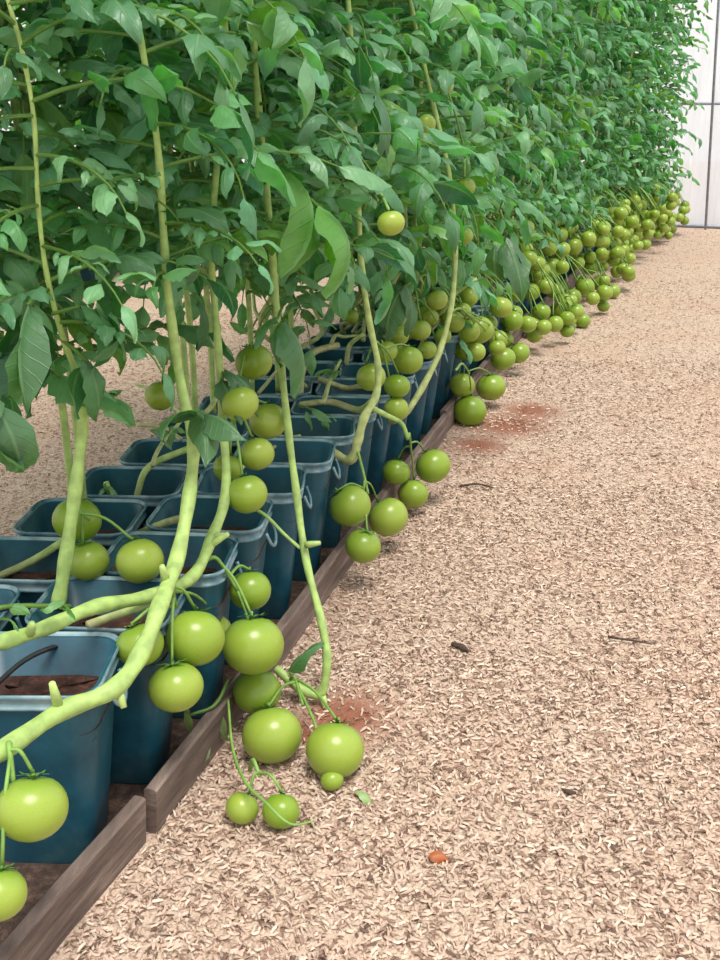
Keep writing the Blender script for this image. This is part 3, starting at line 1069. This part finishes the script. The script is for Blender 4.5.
# fruit the photo shows one by one: pixel, radius in pixels, metres to the path's side of the boards (None: lies on the ground)
H = [
    # key, anchor, [(x, y, r, lat, label)]
    ('A', (10, 748, .85), [(32, 808, 36, .03, 'large glossy green tomato hanging nearest the camera above the front board'),
                           (-2, 894, 29, .03, 'green tomato cut by the frame edge, hanging low in the front corner')]),
    ('C', (74, 530, 1.27), [(77, 520, 24, -.23, 'green tomato half hidden behind the upright stem in the inner pot'),
                            (88, 561, 21, -.19, 'pale green tomato just under the one behind the upright stem'),
                            (140, 561, 24, -.10, 'round green tomato resting alone over a pot between two pale stems')]),
    ('A', (168, 592, 1.10), [(140, 645, 24, -.015, 'green tomato behind the thick bent stem, crossed by it'),
                             (195, 638, 30, .03, 'bright green tomato hanging under the fork of the two thick stems'),
                             (215, 630, 17, -.03, 'green tomato peeping out behind the bright one under the stem fork'),
                             (176, 687, 27, .03, 'darker green tomato lowest in the bunch under the stem fork')]),
    ('B', (206, 560, 1.29), [(250, 590, 21, .02, 'pointed green tomato on top of the column of four near the board'),
                             (253, 645, 31, .06, 'largest green tomato in the column, below the pointed one'),
                             (257, 691, 24, .05, 'third green tomato down the column, above the ground fruit')]),
    ('D', (290, 680, 1.35), [(272, 735, 30, None, 'green tomato at the foot of the column, lying on the shavings'),
                             (335, 750, 29.5, None, 'large green tomato lying alone by the red earth patch on the path'),
                             (332, 780, 11.5, None, 'tiny green tomato touching the large one on the path')]),
    ('D', (250, 770, 1.12), [(242, 808, 17, None, 'small green tomato lying on the path, nearer the board of a pair'),
                             (281, 811, 19, None, 'small green tomato lying on the path beside a dry stalk')]),
    ('B', (222, 425, 1.45), [(257, 454, 18, -.02, 'round pale green tomato hanging beside the slender vertical stem'),
                             (247, 494, 20.5, 0, 'green tomato with white glints, lowest on the vertical stem above a pot'),
                             (240, 403, 19, -.03, 'green tomato in leaf shade above the round pale one'),
                             (268, 421, 19, -.03, 'ribbed lumpy green tomato touching the slender vertical stem'),
                             (254, 362, 19, -.08, 'green tomato highest in the bunch left of the slender vertical stem'.replace('left of', 'beside')),
                             (228, 468, 15, -.06, 'narrow green tomato squeezed between a thick stem and the pale fruit')]),
    ('I0', (175, 350, 1.7), [(160, 396, 15, -.30, 'single green tomato hanging before the bare ground inside the row')]),
    ('E', (366, 488, 1.835), [(350, 506, 21, .03, 'upper darker tomato of the trio hanging over the edging board'),
                              (388, 517, 20.5, .07, 'upper brighter tomato of the trio, farther over the path'),
                              (363, 546, 18, .07, 'lowest tomato of the trio hanging over the edging board')]),
    ('E', (408, 438, 1.94), [(433, 466, 18, .10, 'round green tomato standing out over the path beyond the trio'),
                             (413, 494, 15.5, .07, 'green tomato just under the one standing out beyond the trio'),
                             (396, 472, 14, .03, 'shaded green tomato at the pot wall behind the two beyond the trio')]),
    ('E', (372, 350, 1.92), [(371, 377, 15, .0, 'green tomato behind the forked stem, crossed by the upright stem'),
                             (397, 386, 13.5, .04, 'round green tomato just beside the upright of the forked stem'),
                             (396, 409, 12.5, .04, 'green tomato lowest in the bunch in the crook of the forked stem'),
                             (408, 360, 15, .02, 'green tomato with broad shoulders topmost in the crook of the forked stem'),
                             (386, 352, 12, -.02, 'half hidden green tomato at the back of the forked stem')]),
    ('F', (450, 312, 2.29), [(478, 330, 15.5, .03, 'bright green tomato topmost in the bunch beside the slanting stem'),
                             (459, 325, 11, -.03, 'small green tomato under the bent stalk beside the slanting stem'),
                             (464, 348, 13, -.02, 'shaded green tomato under the bright one beside the slanting stem'),
                             (503, 359, 13, .07, 'oval green tomato hanging past the bunch towards the path'),
                             (519, 353, 11, .10, 'green tomato outermost beside the oval one'),
                             (497, 340, 11, .03, 'green tomato behind the oval one, half covered')]),
    ('F', (456, 370, 2.30), [(491, 387, 15, .08, 'bright green tomato in the low trio above the dark board joint'),
                             (462, 385, 13, .02, 'smaller green tomato of the low trio, nearer the pots'),
                             (470, 411, 16.5, .05, 'dark green tomato lowest of the trio, almost touching the board')]),
    ('E', (364, 208, 1.93), [(391, 223, 14, .24, 'single pale green tomato hung high among the leaves')]),
    ('G', (402, 260, 2.6), [(437, 300, 11, .0, 'long green tomato hanging under leaves behind the slanting stem'),
                            (425, 125, 11, .14, 'pale tomato high in the leaves by the slanting stem'),
                            (420, 330, 11, -.02, 'green tomato deep in shade behind the slanting stem')]),
    ('F', (470, 170, 2.5), [(465, 188, 10.5, .12, 'round tomato high in the leaves beyond the slanting stem'),
                            (464, 236, 9, .12, 'pale tomato under the high one beyond the slanting stem'),
                            (446, 86, 8, .14, 'topmost tomato, a pale one in the leaves beyond the slanting stem')]),
]
TOMS = []


def put(x, y, r, lat, label, var=None, **kw):
    if lat is None:
        R = .035
        for _ in range(12):
            P = on_ground(x, y, R * .92)
            R = r * depth(P) / FPX
        e = tomato(P, R, label, tilt=(random.normalvariate(-.3, .3), .8, .9), var=var, **kw)
    else:
        P = at_lat(x, y, lat)
        R = r * depth(P) / FPX
        e = tomato(P, R, label, var=var, **kw)
    TOMS.append((P, R))
    return e


for key, an, lst in H:
    ends = [put(x, y, r, lat, lab, 3 if 'ribbed' in lab else None) for (x, y, r, lat, lab) in lst]
    truss(heroes[key][0], at(*an), ends)

# ------------------------------------------------------------------ the rest of the row
def variant(seed, z0, z1, step, L0):
    """a plant in its own frame: wound lower stem, upright stem, foliage"""
    random.seed(seed)
    a = random.uniform(0, 6)
    P = [np.array([0, 0, .21]), np.array([.03 * math.cos(a), .04 * math.sin(a), .27]), np.array([.05 * math.cos(a + 1), .07 * math.sin(a + 1), .36]), np.array([.02, .01, .52])]
    P = smooth_path(np.vstack([P, up_path(P[-1], z1, (0, 0))]), 5)
    mb = MB()
    tube(mb, P, [.009, .0075, .006, .005], 7, (TAN, G_STEM, G_STEM))
    for k in range(3):
        a = random.uniform(0, 6)
        c0 = np.array([.05 * math.cos(a), .05 * math.sin(a), .23])
        w = [c0]
        for j in range(5):
            w.append(w[-1] + np.array([random.uniform(-.06, .06), random.uniform(-.06, .06), random.uniform(.01, .09)]))
        tube(mb, smooth_path(w, 4), [.0065, .004], 6, (TAN, G_STEM))
        q = np.array([.03 * math.cos(a), .03 * math.sin(a), random.uniform(.24, .5)])
        tube(mb, smooth_path([q, q + (.05 * math.cos(a), .05 * math.sin(a), .05), q + (.10 * math.cos(a), .10 * math.sin(a), -.02)], 4), [.004, .0025], 5, G_PED)
    st = mb.mesh('stem', M_STEM)
    mb = MB()
    foliage_along(mb, P, z0, z1, step, L0)
    return st, mb.mesh('foliage', M_LEAF)


VAR = [variant(40 + s, .36, 2.15, .030, .26) for s in range(7)]
random.seed(5)


def generic(y, lat, label, group):
    P = row_point(y, lat, 0)
    t = plant(P, label, group)
    t.rotation_euler = (0, 0, random.uniform(0, 2 * PI))
    s = random.uniform(.95, 1.05)
    t.scale = (s, s, s)
    st, fo = VAR[random.randrange(len(VAR))]
    for nm, me in (('stem', st), ('foliage', fo)):
        o = bpy.data.objects.new(nm, me)
        C.objects.link(o)
        o.parent = t
    return t


def clash(P, R):
    return any(np.linalg.norm(P - q) < (R + r) * .93 for q, r in TOMS)


MID = [(535, 328, 11, None, 'dark round tomato on the path at the pale board face, past the low trio'), (569, 321, 8, None, 'tomato on the path, middle of three small ones beyond the pale board face'),
       (583, 321, 7.5, None, 'tomato on the path, outermost of three small ones beyond the pale board face'), (558, 311, 9, .08, 'tomato just above the three small ones lying beyond the pale board face'),
       (572, 298, 9.5, .12, 'round tomato midway up the bunch beyond the pale board face'), (585, 287, 9.5, .16, 'tomato touching the outermost upper one beyond the pale board face'),
       (600, 283, 8.5, .2, 'outermost upper tomato, standing over the path beyond the pale board face'), (551, 268, 11.5, .04, 'largest bright tomato high in the bunch beyond the pale board face'),
       (549, 248, 8.5, .03, 'tomato above the largest bright one beyond the pale board face'), (574, 247, 8.5, .08, 'tomato level with the top of the bunch, on the path side of it'),
       (526, 228, 8.5, -.02, 'tomato up at the leaf line above the dark drooping leaf'), (547, 287, 8, .05, 'tomato just beneath the largest bright one beyond the pale board face'),
       (578, 263, 7, .1, 'small tomato between the round one and the top of the bunch'), (514, 314, 9, .04, 'tomato behind the low trio, under the dark drooping leaf'),
       (499, 307, 8, .02, 'small tomato half covered by the dark drooping leaf'), (516, 293, 9.5, .03, 'shaded tomato hanging beneath the dark drooping leaf'),
       (469, 297, 10, -.01, 'tomato under the leaves above the slanting stem top bunch'), (351, 316, 8, -.2, 'small tomato at the inner pots below the leaves'),
       (399, 336, 10, -.03, 'tomato tucked behind the broad shouldered one at the forked stem'), (427, 350, 10, .0, 'tomato between the forked stem and the slanting stem'),
       (430, 318, 9, -.05, 'tomato in shade, close behind the slanting stem at half height'), (443, 336, 8.5, .0, 'small tomato touching the slanting stem from behind'),
       (560, 235, 8, .02, 'tomato at the leaf line beside the top of the bunch'), (590, 268, 7.5, .14, 'tomato on the path side of the small one mid bunch')]
MIDE = [(put(x, y, r, lat, lab), TOMS[-1]) for x, y, r, lat, lab in MID]
POSN = ['lowest', 'second lowest', 'third lowest', 'fourth lowest', 'fifth lowest', 'sixth lowest', 'seventh lowest', 'eighth lowest', 'ninth lowest', 'tenth lowest', 'eleventh lowest', 'twelfth lowest', 'thirteenth lowest', 'fourteenth lowest', 'topmost']
y = 2.72
outer = []
while y < 7.6:
    outer.append(y)
    y += (.20 if y < 5.4 else .165) * random.uniform(.9, 1.1)
for i, y in enumerate(outer):
    t = generic(y, -.12 + .07 * min(1, max(0, y - 5.4)), 'leafy tomato plant on the path side, %s counted back from the end wall' % ordinal(len(outer) - i), 'tomato plants on the path side')
    got = []
    far = min(1, max(0, (y - 2.7) / 2.6)) * (1 if y < 6.6 else .35)
    cl = []
    for q in range(4 if y > 4.7 else 2 if y > 3.6 else 1):
        n0 = len(got)
        for tries in range(150):
            if len(got) - n0 >= (4 if q == 0 else 3):
                break
            if tries % 50 == 0:
                cc = (random.uniform(-.08, .08) + (.06, -.0, .06, -.06)[q], random.uniform(.07, .10 + .18 * far) if q else random.uniform(-.10, .06), random.uniform(.05, .16) if q == 1 else random.uniform(.14, .36))
            R = random.uniform(.027, .037)
            v = np.array([random.normalvariate(0, 1) for _ in range(3)])
            v *= random.uniform(.02, .075) / np.linalg.norm(v)
            lat = cc[1] + v[1]
            z = max(R * .93, cc[2] + v[2])
            P = row_point(y + cc[0] + v[0], lat, z)
            if clash(P, R) or (lat < R and lat > -R - .02 and z < .07 + R) or (lat < 0.02 and z < .262 + R):
                continue
            TOMS.append((P, R))
            got.append((P, R))
            cl.append(q)
    own = [(e, P) for e, (P, R_) in MIDE if abs(P[1] - y) <= .112 or (i == 0 and P[1] < y)]
    MIDE = [m for m in MIDE if not any(m[0] is e for e, _ in own)]
    od = sorted(range(len(got)), key=lambda q: got[q][0][2])
    got = [got[q] for q in od]
    cl = [cl[q] for q in od]
    ends = []
    for k, (P, R) in enumerate(got):
        nm = POSN[k] if k < len(got) - 1 else 'topmost'
        ends.append(tomato(P, R, 'green tomato, %s fruit of the path-side plant that is %s from the end wall' % (nm, ordinal(len(outer) - i)), group='green tomatoes on the path-side plants'))
    # trusses as parts of the plant, in its own frame
    mw = (Matrix.Translation(t.location) @ Euler(t.rotation_euler).to_matrix().to_4x4() @ Matrix.Scale(t.scale[0], 4)).inverted()
    for h in [[e for e, q in zip(ends, cl) if q == w] for w in range(4)] + [[e for e, P in own if P[2] < .12], [e for e, P in own if P[2] >= .12]]:
        if h:
            L = [np.array(mw @ Vector(e)) for e in h]
            mb = MB()
            a = np.array([.015, .01, random.uniform(.3, .5)])
            c = sum(L) / len(L)
            main = smooth_path([a, a * .75 + c * .25 + (0, 0, .05), a * .3 + c * .7 + (0, 0, .06), c + (0, 0, .015)], 4)
            tube(mb, main, [.004, .003], 5, G_PED)
            for e in L:
                k = main[random.randrange(len(main) // 2, len(main))]
                tube(mb, smooth_path([k, (k + e) / 2 + (0, 0, .02), e], 3), .0025, 4, G_PED)
            o = bpy.data.objects.new('fruit_truss', mb.mesh('fruit_truss', M_STEM))
            C.objects.link(o)
            o.parent = t
y = 2.55
inner = []
while y < 7.6:
    inner.append(y)
    y += .24 * random.uniform(.9, 1.1)
for i, y in enumerate(inner):
    generic(y, -.37, 'leafy tomato plant of the inner line, %s counted back from the end wall' % ordinal(len(inner) - i), 'tomato plants of the inner line')

# the next row beyond the inner path, seen only through gaps
VARN = [variant(60 + q, .14, 2.15, .045, .30) for q in range(3)]
random.seed(9)
k = 0
for lat, y0, word in ((-2.45, 2.1, 'nearer'), (-2.85, 2.2, 'farther')):
    y, k = y0, 0
    while y < 7.4:
        k += 1
        P = row_point(y, lat, 0)
        t = plant(P, '%s-line tomato plant of the next row behind the inner path, %s from the camera' % (word, ordinal(k)), 'tomato plants of the next row')
        t.rotation_euler = (0, 0, random.uniform(0, 6))
        st, fo = VARN[k % 3]
        for nm, me in (('stem', st), ('foliage', fo)):
            o = bpy.data.objects.new(nm, me)
            C.objects.link(o)
            o.parent = t
        pot(P, 0, '%s-line teal pot of the next row behind the inner path, %s from the camera' % (word, ordinal(k)), 'teal pots of the next row')
        y += .31

# ------------------------------------------------------------------ small things
def litter(name, pts, r, label, cat, mat=M_BARK):
    mb = MB()
    tube(mb, smooth_path(pts, 4), r, 6, (1, 1, 1))
    return tag(mb.build(name, mat), label, cat)


def G(x, y, z=.004):
    return on_ground(x, y, z)


litter('twig', [G(460, 486, .006), G(478, 484, .008), G(494, 488, .006)], [.003, .0025, .0015], 'thin dark twig lying on the path beyond the trio of tomatoes', 'twig')
litter('twig', [G(608, 637, .006), G(630, 640, .008), G(652, 644, .006)], [.002, .002, .001], 'long thin dark twig lying in the middle of the path', 'twig')
litter('wood_fragment', [G(452, 644, .006), G(462, 647, .008), G(468, 651, .006)], [.004, .006, .003], 'short dark bark fragment on the path', 'wood fragment')
litter('wood_fragment', [G(562, 790, .005), G(569, 792, .007), G(576, 793, .005)], [.002, .004, .002], 'small dark crumb of bark on the open path', 'wood fragment')
mb = MB()
tube(mb, smooth_path([at(228, 700, 1.22), at(233, 750, 1.13), at(246, 783, 1.06), at(266, 803, 1.02), at(290, 824, .995), at(314, 821, 1.0)], 5), [.0018, .0022, .0024, .0012], 6, G_PED)
tag(mb.build('dry_stalk', M_STEM), 'thin green stalk trailing over the two small tomatoes on the path', 'stalk')
mb = MB()
leaflet(mb, G(356, 790, .010), G(384, 802, .012) - G(356, 790, .010), .042, np.array(lin(128, 152, 96)[:3]), 0, 3)
tag(mb.build('fallen_leaf', M_STEM), 'small dull green fallen leaf on the path near the large tomato', 'leaf')
mb = MB()
leaflet(mb, G(428, 856, .008), G(452, 856, .012) - G(428, 856, .008), .032, np.array(lin(150, 82, 44)[:3]), .4, 5)
tag(mb.build('fallen_leaf', M_STEM), 'rust brown fallen leaf scrap on the open path', 'leaf')
# black drip tubes looped over the pots, a grey stub in the pot
tubes = [([(-10, 612, 1.12), (30, 605, 1.15), (75, 610, 1.2), (110, 600, 1.24)], 'black drip tube lying across the front pots under the pale stem'),
         ([(-10, 690, 1.0), (25, 660, 1.06), (60, 645, 1.1), (95, 638, 1.14)], 'black drip tube behind the frontmost rim'),
         ([(150, 520, 1.55), (170, 505, 1.58), (195, 500, 1.6), (215, 512, 1.62)], 'black drip tube looping inside the pot behind the two thick stems'),
         ([(262, 478, 1.8), (285, 462, 1.84), (312, 470, 1.86)], 'black drip tube in the pot beside the slender vertical stem')]
for pts, lab in tubes:
    mb = MB()
    tube(mb, smooth_path(I(pts), 5), .0032, 6)
    tag(mb.build('drip_tube', M_TUBE), lab, 'drip tube', 'drip tubes over the pots')
mb = MB()
tube(mb, I([(82, 604, 1.26), (100, 588, 1.28), (118, 570, 1.30)]), [.008, .0095, .009], 8)
tag(mb.build('wooden_stub', M_BARK), 'grey wooden stub leaning in the inner pot beside the round tomato', 'wooden stub')
